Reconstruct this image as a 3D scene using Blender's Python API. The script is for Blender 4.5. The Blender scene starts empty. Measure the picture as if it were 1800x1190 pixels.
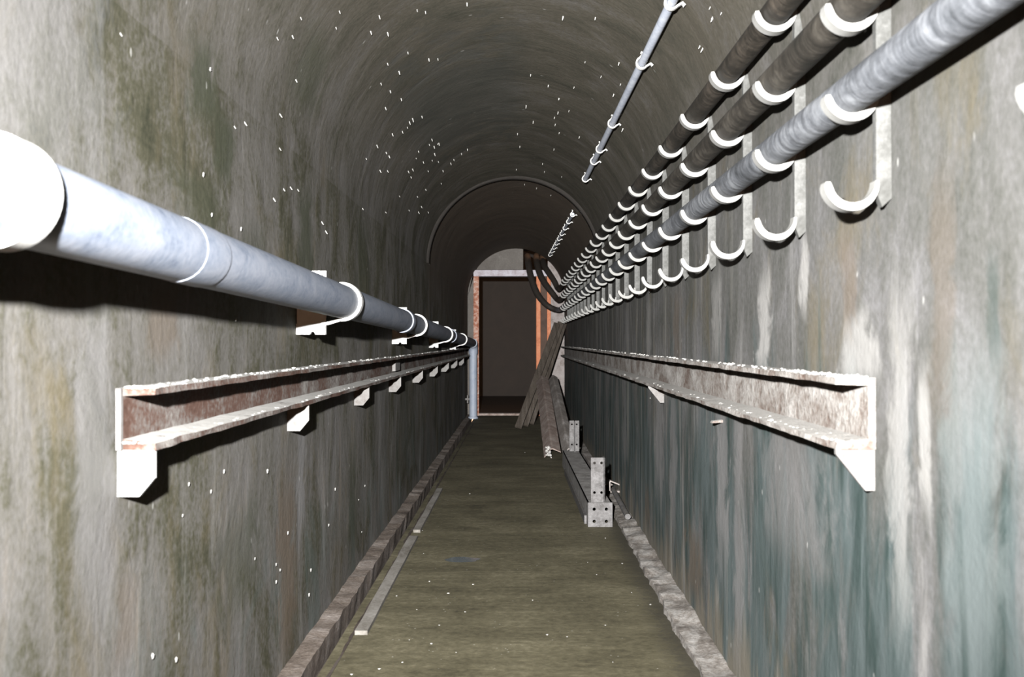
import bpy, bmesh, math, random
from mathutils import Vector, Matrix, noise
from mathutils.bvhtree import BVHTree

random.seed(7)
PI = math.pi
S = bpy.context.scene
C = S.collection
F = 1750.0            # focal length in pixels of an 1800 px wide frame (35 mm lens on a 36 mm sensor)
VX, VY = 915.0, 600.0  # where the tunnel vanishes
H = 1.08              # lens height
XL = 0.771            # half distance to the left wall
ZEND = 14.54          # depth of the end wall


def XR(y):            # the right wall closes in very slightly with depth
    return 0.685 - 0.0033 * max(y, 0.0)


def P(px, py, y):     # a point of the photograph at depth y -> world
    return Vector(((px - VX) * y / F, y, H - (py - VY) * y / F))


SPRING = H + 0.65     # springing line of the vault


def arch_c(y):
    xr = XR(y)
    return (xr - XL) / 2, (xr + XL) / 2    # centre x, radius


# ------------------------------------------------------------------ node helpers
class NT:
    def __init__(s, name):
        s.m = bpy.data.materials.new(name)
        s.m.use_nodes = True
        s.t = s.m.node_tree
        s.t.nodes.clear()
        s.out = s.t.nodes.new('ShaderNodeOutputMaterial')
        s.b = s.t.nodes.new('ShaderNodeBsdfPrincipled')
        s.t.links.new(s.b.outputs[0], s.out.inputs[0])

    def n(s, typ, **kw):
        return s.t.nodes.new(typ)

    def set(s, sock, v):
        if isinstance(v, bpy.types.NodeSocket):
            s.t.links.new(v, sock)
        elif isinstance(v, (tuple, list)) and len(v) == 3 and sock.type == 'RGBA':
            sock.default_value = (*v, 1)
        else:
            sock.default_value = v

    def math(s, op, a, b=0.0, clamp=False):
        n = s.n('ShaderNodeMath'); n.operation = op; n.use_clamp = clamp
        s.set(n.inputs[0], a); s.set(n.inputs[1], b)
        return n.outputs[0]

    def mix(s, f, a, b):
        n = s.n('ShaderNodeMix'); n.data_type = 'RGBA'
        s.set(n.inputs[0], f); s.set(n.inputs[6], a); s.set(n.inputs[7], b)
        return n.outputs[2]

    def step(s, v, lo, hi):          # smooth 0..1
        n = s.n('ShaderNodeMapRange'); n.interpolation_type = 'SMOOTHSTEP'
        s.set(n.inputs['Value'], v)
        n.inputs['From Min'].default_value = lo; n.inputs['From Max'].default_value = hi
        return n.outputs[0]

    def ramp(s, v, stops):
        n = s.n('ShaderNodeValToRGB')
        e = n.color_ramp.elements
        while len(e) < len(stops):
            e.new(0.5)
        for i, (p, c) in enumerate(stops):
            e[i].position = p; e[i].color = (*c, 1)
        s.set(n.inputs[0], v)
        return n.outputs[0]

    def noise(s, vec, scale, detail=5.0, rough=0.55, dist=0.0):
        n = s.n('ShaderNodeTexNoise')
        s.set(n.inputs['Vector'], vec)
        n.inputs['Scale'].default_value = scale
        n.inputs['Detail'].default_value = detail
        n.inputs['Roughness'].default_value = rough
        n.inputs['Distortion'].default_value = dist
        return n.outputs['Fac']

    def vor(s, vec, scale):
        n = s.n('ShaderNodeTexVoronoi')
        s.set(n.inputs['Vector'], vec); n.inputs['Scale'].default_value = scale
        return n.outputs['Distance']

    def map(s, vec, scale, loc=(0, 0, 0)):
        n = s.n('ShaderNodeMapping')
        s.set(n.inputs['Vector'], vec)
        n.inputs['Scale'].default_value = scale; n.inputs['Location'].default_value = loc
        return n.outputs[0]

    def tc(s, which):
        return s.n('ShaderNodeTexCoord').outputs[which]

    def sep(s, v):
        n = s.n('ShaderNodeSeparateXYZ'); s.set(n.inputs[0], v)
        return n.outputs

    def bump(s, h, strength, dist=0.01):
        n = s.n('ShaderNodeBump')
        n.inputs['Strength'].default_value = strength; n.inputs['Distance'].default_value = dist
        s.set(n.inputs['Height'], h)
        s.t.links.new(n.outputs[0], s.b.inputs['Normal'])

    def fin(s, col, rough=0.8, metal=0.0, spec=0.3):
        s.set(s.b.inputs['Base Color'], col)
        s.set(s.b.inputs['Roughness'], rough)
        s.set(s.b.inputs['Metallic'], metal)
        s.b.inputs['Specular IOR Level'].default_value = spec
        return s.m


# ------------------------------------------------------------------ materials
LM, PALE, BRN, OLV, DRK = (0.34, 0.335, 0.325), (0.20, 0.197, 0.197), (0.135, 0.105, 0.078), (0.050, 0.056, 0.036), (0.035, 0.055, 0.050)
STAINS = {
    'right': [(2.79, .07, 1.00, 1.25, LM, .9), (2.40, .035, 1.15, 1.33, LM, .85), (2.03, .10, 1.00, 1.13, LM, .7), (1.80, .055, .62, 1.15, LM, .55),
              (2.08, .05, 1.10, 1.30, BRN, .5), (1.69, .025, .80, 1.03, LM, .7), (1.62, .05, .95, 1.35, BRN, .35), (3.36, .10, .35, .95, PALE, .8),
              (3.12, .06, .15, .85, PALE, .75), (4.85, .14, .35, .98, PALE, .8), (4.40, .10, .30, .92, PALE, .6), (1.455, .022, 1.06, 1.20, DRK, .5),
              (3.45, .08, 1.02, 1.30, LM, .5), (4.3, .10, 1.0, 1.28, BRN, .5), (5.2, .10, 1.0, 1.3, LM, .45), (6.3, .12, 1.0, 1.3, PALE, .7),
              (3.9, .14, .10, .34, BRN, .7), (5.3, .10, .10, .30, BRN, .6), (6.4, .12, .3, 1.0, PALE, .6), (7.6, .14, .3, 1.0, PALE, .5),
              (2.5, .30, .55, .85, PALE, .45), (1.52, .10, .60, 1.05, (0.17, 0.195, 0.195), .5)],
    'left': [(2.42, .12, 1.62, 1.80, OLV, .8), (2.60, .09, 1.50, 1.66, OLV, .8), (2.42, .20, 1.34, 1.47, OLV, .45), (2.9, .16, 1.15, 1.40, OLV, .55),
             (3.60, .12, 1.28, 1.62, OLV, .8), (3.30, .13, .05, .62, BRN, .75), (3.52, .07, .42, .80, PALE, .9), (4.6, .12, .05, .6, OLV, .55),
             (2.75, .20, .35, .62, OLV, .5), (1.95, .05, .46, .62, BRN, .4), (1.80, .09, .60, 1.15, PALE, .6), (5.6, .14, .2, .85, PALE, .4),
             (4.9, .22, 1.2, 1.7, OLV, .5), (1.60, .25, 1.3, 1.9, (0.20, 0.20, 0.205), .4), (2.15, .08, 1.05, 1.2, BRN, .5), (6.6, .3, .2, .9, OLV, .4)],
    'ceiling': [(5.5, 1.2, 2.2, 2.55, (0.050, 0.055, 0.052), .45), (3.4, .22, 1.9, 2.1, OLV, .5)],
}


STAINS['ceiling'] += [q for q in STAINS['left'] if q[3] > 1.55]


def wall_mat(name, side):
    t = NT(name)
    uv = t.tc('UV')
    geo = t.n('ShaderNodeNewGeometry')
    px, py, pz = t.sep(geo.outputs['Position'])
    n1 = t.noise(t.map(uv, (1.6, 1.1, 1)), 1.9, 10, 0.62, 0.9)             # big blotches
    n2 = t.noise(t.map(uv, (5.0, 0.75, 1), (3.1, 0.4, 0)), 1.8, 8, 0.62, 0.9)   # runs of water down the wall
    n3 = t.noise(t.map(uv, (3.2, 0.42, 1), (7.7, 2.2, 0)), 1.5, 7, 0.62, 0.5)  # lime streaks
    n4 = t.noise(uv, 55, 4, 0.65)                                           # grain
    n5 = t.noise(t.map(uv, (2.2, 1.3, 1), (11, 5, 0)), 1.3, 8, 0.65, 0.8)  # rust stains
    n7 = t.noise(t.map(uv, (7.0, 4.2, 1)), 1.7, 6, 0.6, 0.6)
    a = t.math('ADD', t.math('ADD', t.math('MULTIPLY', n1, 0.52), t.math('MULTIPLY', t.step(pz, H - 0.1, H + 0.3), 0.07)), t.math('MULTIPLY', n2, t.math('ADD', 0.09, t.math('MULTIPLY', t.step(pz, H + 0.3, H - 0.1), 0.19))))
    a = t.math('ADD', a, t.math('MULTIPLY', n7, 0.14 if side != 'ceiling' else 0.22))
    a = t.math('ADD', a, t.math('MULTIPLY', t.math('SUBTRACT', n4, 0.5), 0.26))
    a = t.math('ADD', a, 0.06)
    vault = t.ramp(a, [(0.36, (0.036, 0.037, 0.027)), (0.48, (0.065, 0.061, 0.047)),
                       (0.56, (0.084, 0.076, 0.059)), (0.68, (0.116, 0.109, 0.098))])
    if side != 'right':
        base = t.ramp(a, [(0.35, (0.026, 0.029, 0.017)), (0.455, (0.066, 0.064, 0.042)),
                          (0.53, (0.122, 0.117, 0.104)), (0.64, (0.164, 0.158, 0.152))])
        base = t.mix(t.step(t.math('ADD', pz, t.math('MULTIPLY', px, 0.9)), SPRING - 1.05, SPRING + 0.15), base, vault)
    if side != 'left':
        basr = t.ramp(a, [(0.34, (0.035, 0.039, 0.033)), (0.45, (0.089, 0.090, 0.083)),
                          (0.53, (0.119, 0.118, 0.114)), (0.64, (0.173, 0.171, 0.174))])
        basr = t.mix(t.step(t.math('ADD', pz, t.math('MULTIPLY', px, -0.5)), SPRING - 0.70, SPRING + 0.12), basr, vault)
    if side == 'right':
        base = basr
    elif side == 'ceiling':
        base = t.mix(t.step(px, -0.1, 0.1), base, basr)
    # olive-brown stains
    base = t.mix(t.math('MULTIPLY', t.step(n5, 0.52, 0.70), 0.55), base,
                 t.mix(t.step(pz, SPRING - 0.5, SPRING + 0.4), (0.135, 0.112, 0.066), (0.080, 0.072, 0.056)))
    if side == 'right':
        # the old blue-green paint that is left low on this wall
        low = t.step(t.math('ADD', pz, t.math('MULTIPLY', t.math('SUBTRACT', n3, 0.5), 2.6)), 1.02, 0.55)
        n6 = t.noise(t.map(uv, (2.4, 0.7, 1), (1.3, 9, 0)), 1.6, 8, 0.62, 0.8)
        low = t.math('MULTIPLY', low, t.step(n6, 0.33, 0.52))
        teal = t.mix(t.step(n2, 0.36, 0.62), (0.022, 0.043, 0.041), (0.082, 0.108, 0.110))
        base = t.mix(t.math('MULTIPLY', low, 0.9), base, teal)
        # tan patches at the foot
        foot = t.math('MULTIPLY', t.step(t.math('ADD', pz, t.math('MULTIPLY', n3, -0.9)), -0.25, -0.42), 0.75)
        base = t.mix(foot, base, (0.20, 0.175, 0.135))
    if side == 'left':
        low = t.math('MULTIPLY', t.step(pz, 0.75, 0.2), t.step(n5, 0.50, 0.36))
        base = t.mix(t.math('MULTIPLY', low, 0.5), base, (0.10, 0.128, 0.122))
        pale = t.math('MULTIPLY', t.step(n2, 0.56, 0.70), t.step(pz, 1.0, 0.6))
        base = t.mix(t.math('MULTIPLY', pale, 0.45), base, (0.19, 0.16, 0.125))
    # white lime runs
    lime = t.step(n3, 0.57, 0.72)
    lo_ = {'left': 0.5, 'right': 0.8, 'ceiling': 0.5}[side]
    if side == 'ceiling':
        lo_ = t.math('ADD', 0.5, t.math('MULTIPLY', t.step(px, -0.1, 0.1), 0.3))
    lk = t.math('MULTIPLY', t.step(pz, SPRING + 0.45, SPRING - 0.6), lo_)
    lime = t.math('MULTIPLY', lime, lk)
    base = t.mix(lime, base, (0.30, 0.295, 0.29))
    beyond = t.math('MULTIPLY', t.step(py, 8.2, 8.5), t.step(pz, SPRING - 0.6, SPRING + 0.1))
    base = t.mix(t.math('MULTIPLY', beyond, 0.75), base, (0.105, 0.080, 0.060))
    if side == 'right':
        n8 = t.noise(t.map(uv, (8.0, 0.32, 1), (2.7, 6.1, 0)), 1.4, 6, 0.6, 0.35)
        far = t.step(py, 2.4, 4.5)
        base = t.mix(t.math('MULTIPLY', far, t.math('MULTIPLY', t.step(n8, 0.53, 0.66), 0.55)), base, (0.31, 0.30, 0.27))
        base = t.mix(t.math('MULTIPLY', far, t.math('MULTIPLY', t.step(n8, 0.46, 0.34), 0.45)), base, (0.055, 0.058, 0.046))
    # single stains and runs, each with its own place on the plaster
    wob = t.math('MULTIPLY', t.math('SUBTRACT', n7, 0.5), 1.0)
    wob2 = t.math('MULTIPLY', t.math('SUBTRACT', n2, 0.5), 0.9)
    for (yc, hw, z0_, z1_, col, k) in STAINS[side]:
        dy = t.math('ABSOLUTE', t.math('SUBTRACT', t.math('ADD', py, t.math('MULTIPLY', wob, hw * 3.2)), yc))
        mk = t.step(dy, hw * 1.25, hw * 0.45)
        zz = t.math('ADD', pz, t.math('MULTIPLY', wob2, (z1_ - z0_) * 0.6))
        e = (z1_ - z0_) * 0.25
        mk = t.math('MULTIPLY', mk, t.math('MULTIPLY', t.step(zz, z0_ - e, z0_ + e), t.step(zz, z1_ + e, z1_ - e)))
        if side == 'ceiling':
            mk = t.math('MULTIPLY', mk, t.step(px, 0.1, -0.1))
        base = t.mix(t.math('MULTIPLY', mk, k), base, col)
    # white flecks
    fl = t.step(t.vor(t.map(uv, (1, 0.55, 1)), 15), 0.10, 0.05)
    fl = t.math('MULTIPLY', fl, t.step(t.noise(uv, 7, 2), 0.52, 0.60))
    base = t.mix(t.math('MULTIPLY', fl, 0.4), base, (0.62, 0.62, 0.6))
    hgt = t.math('ADD', t.math('MULTIPLY', n1, 0.7), t.math('ADD', t.math('MULTIPLY', n2, 0.2), t.math('MULTIPLY', n7, 0.3)))
    hgt = t.math('ADD', hgt, t.math('MULTIPLY', n4, 0.13))
    t.bump(hgt, 0.55, 0.014)
    return t.fin(base, t.mix(n2, (0.62,) * 3, (0.88,) * 3), 0, 0.25)


def floor_mat():
    t = NT('stained concrete floor')
    p = t.tc('Object')
    n1 = t.noise(t.map(p, (1.2, 1.5, 1)), 1.8, 9, 0.62, 0.5)
    n2 = t.noise(p, 30, 7, 0.75)
    n3 = t.noise(t.map(p, (0.7, 5.0, 1)), 1.5, 6, 0.6)
    a = t.math('ADD', t.math('MULTIPLY', n1, 0.42), t.math('MULTIPLY', n2, 0.42))
    a = t.math('ADD', a, t.math('MULTIPLY', n3, 0.2))
    c = t.ramp(a, [(0.36, (0.030, 0.027, 0.018)), (0.47, (0.082, 0.073, 0.044)),
                   (0.55, (0.118, 0.106, 0.066)), (0.66, (0.20, 0.18, 0.12))])
    fl = t.step(t.vor(p, 34), 0.13, 0.07)
    fl = t.math('MULTIPLY', fl, t.step(t.noise(p, 9, 3), 0.53, 0.60))
    c = t.mix(t.math('MULTIPLY', fl, 0.7), c, (0.45, 0.44, 0.38))
    x, y, z = t.sep(p)
    dirt = t.math('MULTIPLY', t.step(t.math('ADD', x, t.math('MULTIPLY', t.math('SUBTRACT', n2, 0.5), 0.35)), 0.47, 0.57), 0.75)
    c = t.mix(dirt, c, (0.035, 0.032, 0.025))
    t.bump(t.math('ADD', t.math('MULTIPLY', n2, 0.7), n3), 0.5, 0.008)
    return t.fin(c, 0.78, 0, 0.3)


def mottle(name, stops, scale=(1, 1, 1), nscale=9, rough=0.7, metal=0.0, bump=0.3, bdist=0.004,
           dust=None, speck=None, spec=0.3, coord='Object', grain=0.35):
    t = NT(name)
    p = t.map(t.tc(coord), scale)
    n1 = t.noise(p, nscale, 8, 0.65, 0.5)
    n2 = t.noise(t.tc(coord), 70, 4, 0.7)
    a = t.math('ADD', t.math('MULTIPLY', n1, 1 - grain), t.math('MULTIPLY', n2, grain))
    c = t.ramp(a, stops)
    if speck:
        c = t.mix(t.step(t.noise(t.tc(coord), speck[1], 5, 0.7), speck[2], speck[2] + 0.06), c, speck[0])
    if dust:                          # dirt and lime that has settled on the upward faces
        geo = t.n('ShaderNodeNewGeometry')
        nz = t.sep(geo.outputs['True Normal'])[2]
        m = t.math('MULTIPLY', t.step(nz, 0.35, 0.8), t.step(t.noise(t.tc(coord), 14, 5, 0.7), dust[1], dust[1] + 0.16))
        c = t.mix(m, c, dust[0])
    t.bump(a, bump, bdist)
    return t.fin(c, rough, metal, spec)


M = {}
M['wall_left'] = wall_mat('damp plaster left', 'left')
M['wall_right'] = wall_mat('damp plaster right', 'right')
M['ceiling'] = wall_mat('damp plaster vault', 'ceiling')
M['floor'] = floor_mat()
M['end'] = mottle('end wall plaster', [(0.35, (0.094, 0.083, 0.074)), (0.55, (0.132, 0.121, 0.110)), (0.7, (0.187, 0.171, 0.154))], nscale=5)
M['end_white'] = mottle('end wall limewash', [(0.35, (0.158, 0.126, 0.110)), (0.5, (0.315, 0.283, 0.273)), (0.7, (0.394, 0.367, 0.357))], nscale=9)
M['rib'] = mottle('vault plaster rib', [(0.35, (0.083, 0.077, 0.068)), (0.7, (0.132, 0.123, 0.110))], nscale=5)
M['dark'] = mottle('shade dark plaster', [(0.35, (0.0085, 0.0060, 0.0042)), (0.7, (0.016, 0.0115, 0.008))], nscale=5)  # near-black colour paints in the shade of the drain slot and chamber
M['pipe'] = mottle('blue grey pipe paint', [(0.30, (0.136, 0.168, 0.240)), (0.45, (0.272, 0.312, 0.392)), (0.60, (0.376, 0.408, 0.480))],
                   scale=(1, 0.45, 1), nscale=16, rough=0.5, bump=0.25, speck=((0.160, 0.120, 0.080), 38, 0.70), spec=0.4)
M['downpipe'] = mottle('pale blue pipe paint', [(0.30, (0.231, 0.286, 0.385)), (0.50, (0.330, 0.374, 0.451)), (0.65, (0.385, 0.418, 0.473))],
                       nscale=8, rough=0.5, bump=0.1, speck=((0.110, 0.083, 0.055), 26, 0.66))
M['white'] = mottle('limed white steel', [(0.25, (0.52, 0.50, 0.46)), (0.42, (0.80, 0.80, 0.78)), (0.7, (0.90, 0.90, 0.88))],
                    nscale=16, rough=0.6, bump=0.2)
M['hook'] = mottle('flaking white paint on hook', [(0.30, (0.141, 0.137, 0.119)), (0.42, (0.259, 0.259, 0.245)), (0.62, (0.312, 0.312, 0.304))],
                   nscale=22, rough=0.6, bump=0.25)
M['bar'] = mottle('limed hanger bar', [(0.32, (0.044, 0.045, 0.041)), (0.48, (0.087, 0.088, 0.084)), (0.66, (0.173, 0.174, 0.170))],
                  scale=(1, 1, 0.4), nscale=14, rough=0.7, bump=0.3)


def cable_mat(name, dark, mid, pale, fac):
    t = NT(name)
    p = t.tc('Object')
    n1 = t.noise(t.map(p, (1, 0.5, 1)), 11, 7, 0.65, 0.6)
    n2 = t.noise(t.map(p, (6, 22, 6)), 2.2, 4, 0.6, 1.0)
    w = t.n('ShaderNodeTexWave'); w.wave_type = 'BANDS'; w.bands_direction = 'Y'
    t.set(w.inputs['Vector'], p)
    w.inputs['Scale'].default_value = 6.0; w.inputs['Distortion'].default_value = 9.0
    w.inputs['Detail'].default_value = 3
    a = t.math('ADD', t.math('MULTIPLY', n1, 0.75), t.math('MULTIPLY', n2, 0.35))
    c = t.ramp(a, [(0.38, dark), (0.54, mid), (0.72, pale)])
    c = t.mix(t.math('MULTIPLY', w.outputs['Fac'], fac), c, pale)
    yy = t.sep(p)[1]
    c = t.mix(t.step(yy, 13.70, 13.95), c, (0.022, 0.018, 0.015))     # the bare tails past the last hook
    t.bump(t.math('ADD', t.math('MULTIPLY', w.outputs['Fac'], 0.35), t.math('ADD', n2, n1)), 0.5, 0.004)
    return t.fin(c, 0.62, 0, 0.35)


M['cable_black'] = cable_mat('black wrapped cable', (0.009, 0.008, 0.006), (0.022, 0.019, 0.015), (0.077, 0.064, 0.051), 0.04)
M['cable_brown'] = cable_mat('brown black wrapped cable', (0.010, 0.010, 0.008), (0.033, 0.029, 0.024), (0.102, 0.093, 0.078), 0.06)
M['cable_grey'] = cable_mat('dusty grey cable', (0.036, 0.040, 0.045), (0.122, 0.130, 0.144), (0.302, 0.317, 0.338), 0.06)
M['rail'] = mottle('rusted rail with lime', [(0.35, (0.060, 0.030, 0.021)), (0.45, (0.110, 0.062, 0.047)), (0.52, (0.170, 0.145, 0.132)), (0.62, (0.33, 0.315, 0.295))],
                   scale=(1, 0.6, 1), nscale=6, rough=0.85, bump=0.5, bdist=0.008, dust=((0.58, 0.57, 0.545), 0.26))
M['rail_limed'] = mottle('rail caked in lime', [(0.36, (0.10, 0.060, 0.045)), (0.44, (0.20, 0.170, 0.150)), (0.52, (0.32, 0.30, 0.28)), (0.62, (0.48, 0.46, 0.44))],
                         scale=(1, 0.8, 1), nscale=8, rough=0.9, bump=0.9, bdist=0.012, dust=((0.46, 0.445, 0.42), 0.26))
M['lime'] = mottle('lime crumbs', [(0.3, (0.350, 0.329, 0.294)), (0.5, (0.518, 0.511, 0.490)), (0.7, (0.595, 0.595, 0.581))], nscale=20, rough=0.9)
M['bracket'] = mottle('limed bracket plate', [(0.30, (0.081, 0.062, 0.053)), (0.42, (0.174, 0.164, 0.158)), (0.62, (0.248, 0.245, 0.239))], nscale=9, rough=0.8)
M['ledge'] = mottle('crumbling concrete edge', [(0.34, (0.082, 0.070, 0.059)), (0.47, (0.201, 0.182, 0.163)), (0.56, (0.312, 0.297, 0.278)), (0.68, (0.431, 0.416, 0.401))],
                    scale=(2, 1, 2), nscale=7, rough=0.9, bump=0.8, bdist=0.012)
M['ledge_left'] = mottle('brick edging', [(0.34, (0.061, 0.045, 0.036)), (0.48, (0.154, 0.126, 0.105)), (0.58, (0.243, 0.211, 0.190)), (0.70, (0.405, 0.373, 0.348))],
                         scale=(1, 1.6, 1), nscale=4.5, rough=0.9, bump=0.8, bdist=0.012)
M['gutter'] = mottle('dirty gutter', [(0.34, (0.030, 0.022, 0.018)), (0.5, (0.072, 0.057, 0.048)), (0.7, (0.132, 0.114, 0.102))], nscale=6, rough=0.8, bump=0.6)
M['strip'] = mottle('pale kerb batten', [(0.34, (0.117, 0.104, 0.086)), (0.5, (0.227, 0.214, 0.193)), (0.7, (0.344, 0.330, 0.310))], scale=(1, 0.5, 1), nscale=10, rough=0.85, bump=0.4)
M['galv'] = mottle('zinc plate', [(0.34, (0.062, 0.058, 0.056)), (0.48, (0.125, 0.121, 0.121)), (0.64, (0.205, 0.200, 0.200))],
                   nscale=22, rough=0.6, bump=0.2, speck=((0.080, 0.052, 0.036), 30, 0.68), dust=((0.132, 0.124, 0.108), 0.45))
M['galv_top'] = mottle('pale zinc beam', [(0.34, (0.15, 0.14, 0.13)), (0.48, (0.30, 0.29, 0.28)), (0.64, (0.46, 0.45, 0.44))], nscale=12, rough=0.7, bump=0.3)
M['plank'] = mottle('old dark plank', [(0.34, (0.033, 0.027, 0.022)), (0.5, (0.069, 0.057, 0.046)), (0.7, (0.126, 0.108, 0.093))], scale=(8, 1, 1), nscale=4, rough=0.85, bump=0.4)
M['channel'] = mottle('rusted channel', [(0.34, (0.162, 0.116, 0.094)), (0.5, (0.313, 0.251, 0.223)), (0.68, (0.515, 0.461, 0.425))], nscale=10, rough=0.75, bump=0.3)
M['channel_grey'] = mottle('weathered channel', [(0.34, (0.161, 0.140, 0.126)), (0.52, (0.340, 0.309, 0.288)), (0.68, (0.736, 0.707, 0.691))], scale=(1, 0.7, 1), nscale=5, rough=0.7, bump=0.3)
M['orange'] = mottle('orange primer', [(0.30, (0.279, 0.086, 0.037)), (0.48, (0.541, 0.180, 0.078)), (0.68, (0.607, 0.271, 0.148))],
                     nscale=9, rough=0.6, bump=0.2, speck=((0.082, 0.037, 0.025), 22, 0.64))
M['jamb'] = mottle('flaking red rust', [(0.36, (0.150, 0.049, 0.030)), (0.46, (0.338, 0.128, 0.075)), (0.53, (0.450, 0.270, 0.210)), (0.66, (0.540, 0.465, 0.435))],
                   nscale=20, rough=0.7, bump=0.3)
M['lintel'] = mottle('flaking white lintel paint', [(0.34, (0.130, 0.072, 0.065)), (0.42, (0.374, 0.331, 0.360)), (0.6, (0.533, 0.518, 0.576))],
                     nscale=12, rough=0.6, bump=0.2)
M['brown'] = mottle('brown side panel', [(0.35, (0.055, 0.035, 0.025)), (0.7, (0.12, 0.07, 0.05))], nscale=6)
M['conduit'] = mottle('pale blue conduit paint', [(0.30, (0.399, 0.437, 0.532)), (0.5, (0.570, 0.617, 0.712)), (0.66, (0.712, 0.750, 0.817))], nscale=18, rough=0.5, bump=0.15)
M['drip'] = mottle('lime drip', [(0.3, (0.372, 0.360, 0.336)), (0.7, (0.510, 0.510, 0.492))], nscale=40, rough=0.6)
t = NT('shallow water'); M['water'] = t.fin((0.13, 0.145, 0.15), 0.12, 0, 0.6)  # pale blue-grey base colour paints in the glint on the puddle


# ------------------------------------------------------------------ mesh helpers
class MB:
    def __init__(s):
        s.v = []; s.f = []; s.uv = None

    def add(s, vs, fs):
        o = len(s.v)
        s.v += [tuple(v) for v in vs]
        s.f += [tuple(i + o for i in f) for f in fs]

    def hexa(s, p):      # 8 points: bottom ring 0-3, top ring 4-7
        s.add(p, [(3, 2, 1, 0), (4, 5, 6, 7), (0, 1, 5, 4), (1, 2, 6, 5), (2, 3, 7, 6), (3, 0, 4, 7)])

    def box(s, x0, x1, y0, y1, z0, z1):
        s.hexa([(x0, y0, z0), (x1, y0, z0), (x1, y1, z0), (x0, y1, z0), (x0, y0, z1), (x1, y0, z1), (x1, y1, z1), (x0, y1, z1)])

    def bevbox(s, x0, x1, y0, y1, z0, z1, b):
        bm = bmesh.new()
        bmesh.ops.create_cube(bm, size=1)
        for v in bm.verts:
            v.co = Vector((x0 + (v.co.x + .5) * (x1 - x0), y0 + (v.co.y + .5) * (y1 - y0), z0 + (v.co.z + .5) * (z1 - z0)))
        bmesh.ops.bevel(bm, geom=bm.edges[:], offset=b, segments=2, affect='EDGES', profile=0.6)
        s.bm(bm)

    def bm(s, bm):
        bm.verts.index_update()
        s.add([v.co.copy() for v in bm.verts], [[v.index for v in f.verts] for f in bm.faces])
        bm.free()

    def prism(s, poly, y0, y1, axis='y'):   # poly in (x,z) pushed along y
        n = len(poly)
        vs = [(x, y0, z) for x, z in poly] + [(x, y1, z) for x, z in poly]
        fs = [tuple(range(n)), tuple(range(2 * n - 1, n - 1, -1))]
        fs += [(i, i + n, (i + 1) % n + n, (i + 1) % n) for i in range(n)]
        s.add(vs, fs)

    def tube(s, path, r, seg=20, cap=True):
        path = [Vector(p) for p in path]
        rr = r if isinstance(r, (list, tuple)) else [r] * len(path)
        n = len(path)
        t0 = (path[1] - path[0]).normalized()
        up = Vector((0, 0, 1)) if abs(t0.z) < 0.9 else Vector((1, 0, 0))
        nrm = (up - t0 * up.dot(t0)).normalized()
        vs = []
        for i, p in enumerate(path):
            t_ = (path[min(i + 1, n - 1)] - path[max(i - 1, 0)]).normalized()
            nrm = (nrm - t_ * nrm.dot(t_)).normalized()
            b = t_.cross(nrm)
            for k in range(seg):
                a = 2 * PI * k / seg
                vs.append(p + (nrm * math.cos(a) + b * math.sin(a)) * rr[i])
        fs = []
        for i in range(n - 1):
            for k in range(seg):
                k2 = (k + 1) % seg
                fs.append((i * seg + k, i * seg + k2, (i + 1) * seg + k2, (i + 1) * seg + k))
        if cap:
            fs.append(tuple(range(seg - 1, -1, -1)))
            fs.append(tuple((n - 1) * seg + k for k in range(seg)))
        s.add(vs, fs)

    def band(s, path, th, y0, y1):          # flat bar bent along a path in the x-z plane
        n = len(path)
        tt = th if isinstance(th, (list, tuple)) else [th] * n
        vs = []
        for i, (x, z) in enumerate(path):
            ax, az = path[max(i - 1, 0)]; bx, bz = path[min(i + 1, n - 1)]
            dx, dz = bx - ax, bz - az
            L = math.hypot(dx, dz); nx, nz = -dz / L, dx / L
            h = tt[i] / 2
            vs += [(x + nx * h, y0, z + nz * h), (x + nx * h, y1, z + nz * h), (x - nx * h, y1, z - nz * h), (x - nx * h, y0, z - nz * h)]
        fs = [(0, 1, 2, 3), tuple(4 * (n - 1) + k for k in (3, 2, 1, 0))]
        for i in range(n - 1):
            for k in range(4):
                k2 = (k + 1) % 4
                fs.append((4 * i + k, 4 * (i + 1) + k, 4 * (i + 1) + k2, 4 * i + k2))
        s.add(vs, fs)

    def plate(s, cells, th, mat4):
        """a plate in its own x-z plane; cells (x0,x1,z0,z1,hole radius or 0), thickness along y"""
        N = 16
        o = len(s.v)
        for (x0, x1, z0, z1, r) in cells:
            cx, cz, hx, hz = (x0 + x1) / 2, (z0 + z1) / 2, (x1 - x0) / 2, (z1 - z0) / 2
            if not r:
                p = [mat4 @ Vector(q) for q in [(x0, 0, z0), (x1, 0, z0), (x1, th, z0), (x0, th, z0), (x0, 0, z1), (x1, 0, z1), (x1, th, z1), (x0, th, z1)]]
                s.hexa(p); continue
            ring = []; sq = []
            for k in range(N):
                a = 2 * PI * k / N; c, d = math.cos(a), math.sin(a)
                m = max(abs(c), abs(d))
                ring.append((cx + r * c, cz + r * d)); sq.append((cx + hx * c / m, cz + hz * d / m))
            vs = []
            for yy in (0, th):
                vs += [mat4 @ Vector((x, yy, z)) for x, z in ring] + [mat4 @ Vector((x, yy, z)) for x, z in sq]
            fs = []
            for k in range(N):
                j = (k + 1) % N
                fs.append((k, N + k, N + j, j))
                fs.append((2 * N + j, 3 * N + j, 3 * N + k, 2 * N + k))
                fs.append((k, j, 2 * N + j, 2 * N + k))
                fs.append((N + j, N + k, 3 * N + k, 3 * N + j))
            s.add(vs, fs)

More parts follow.
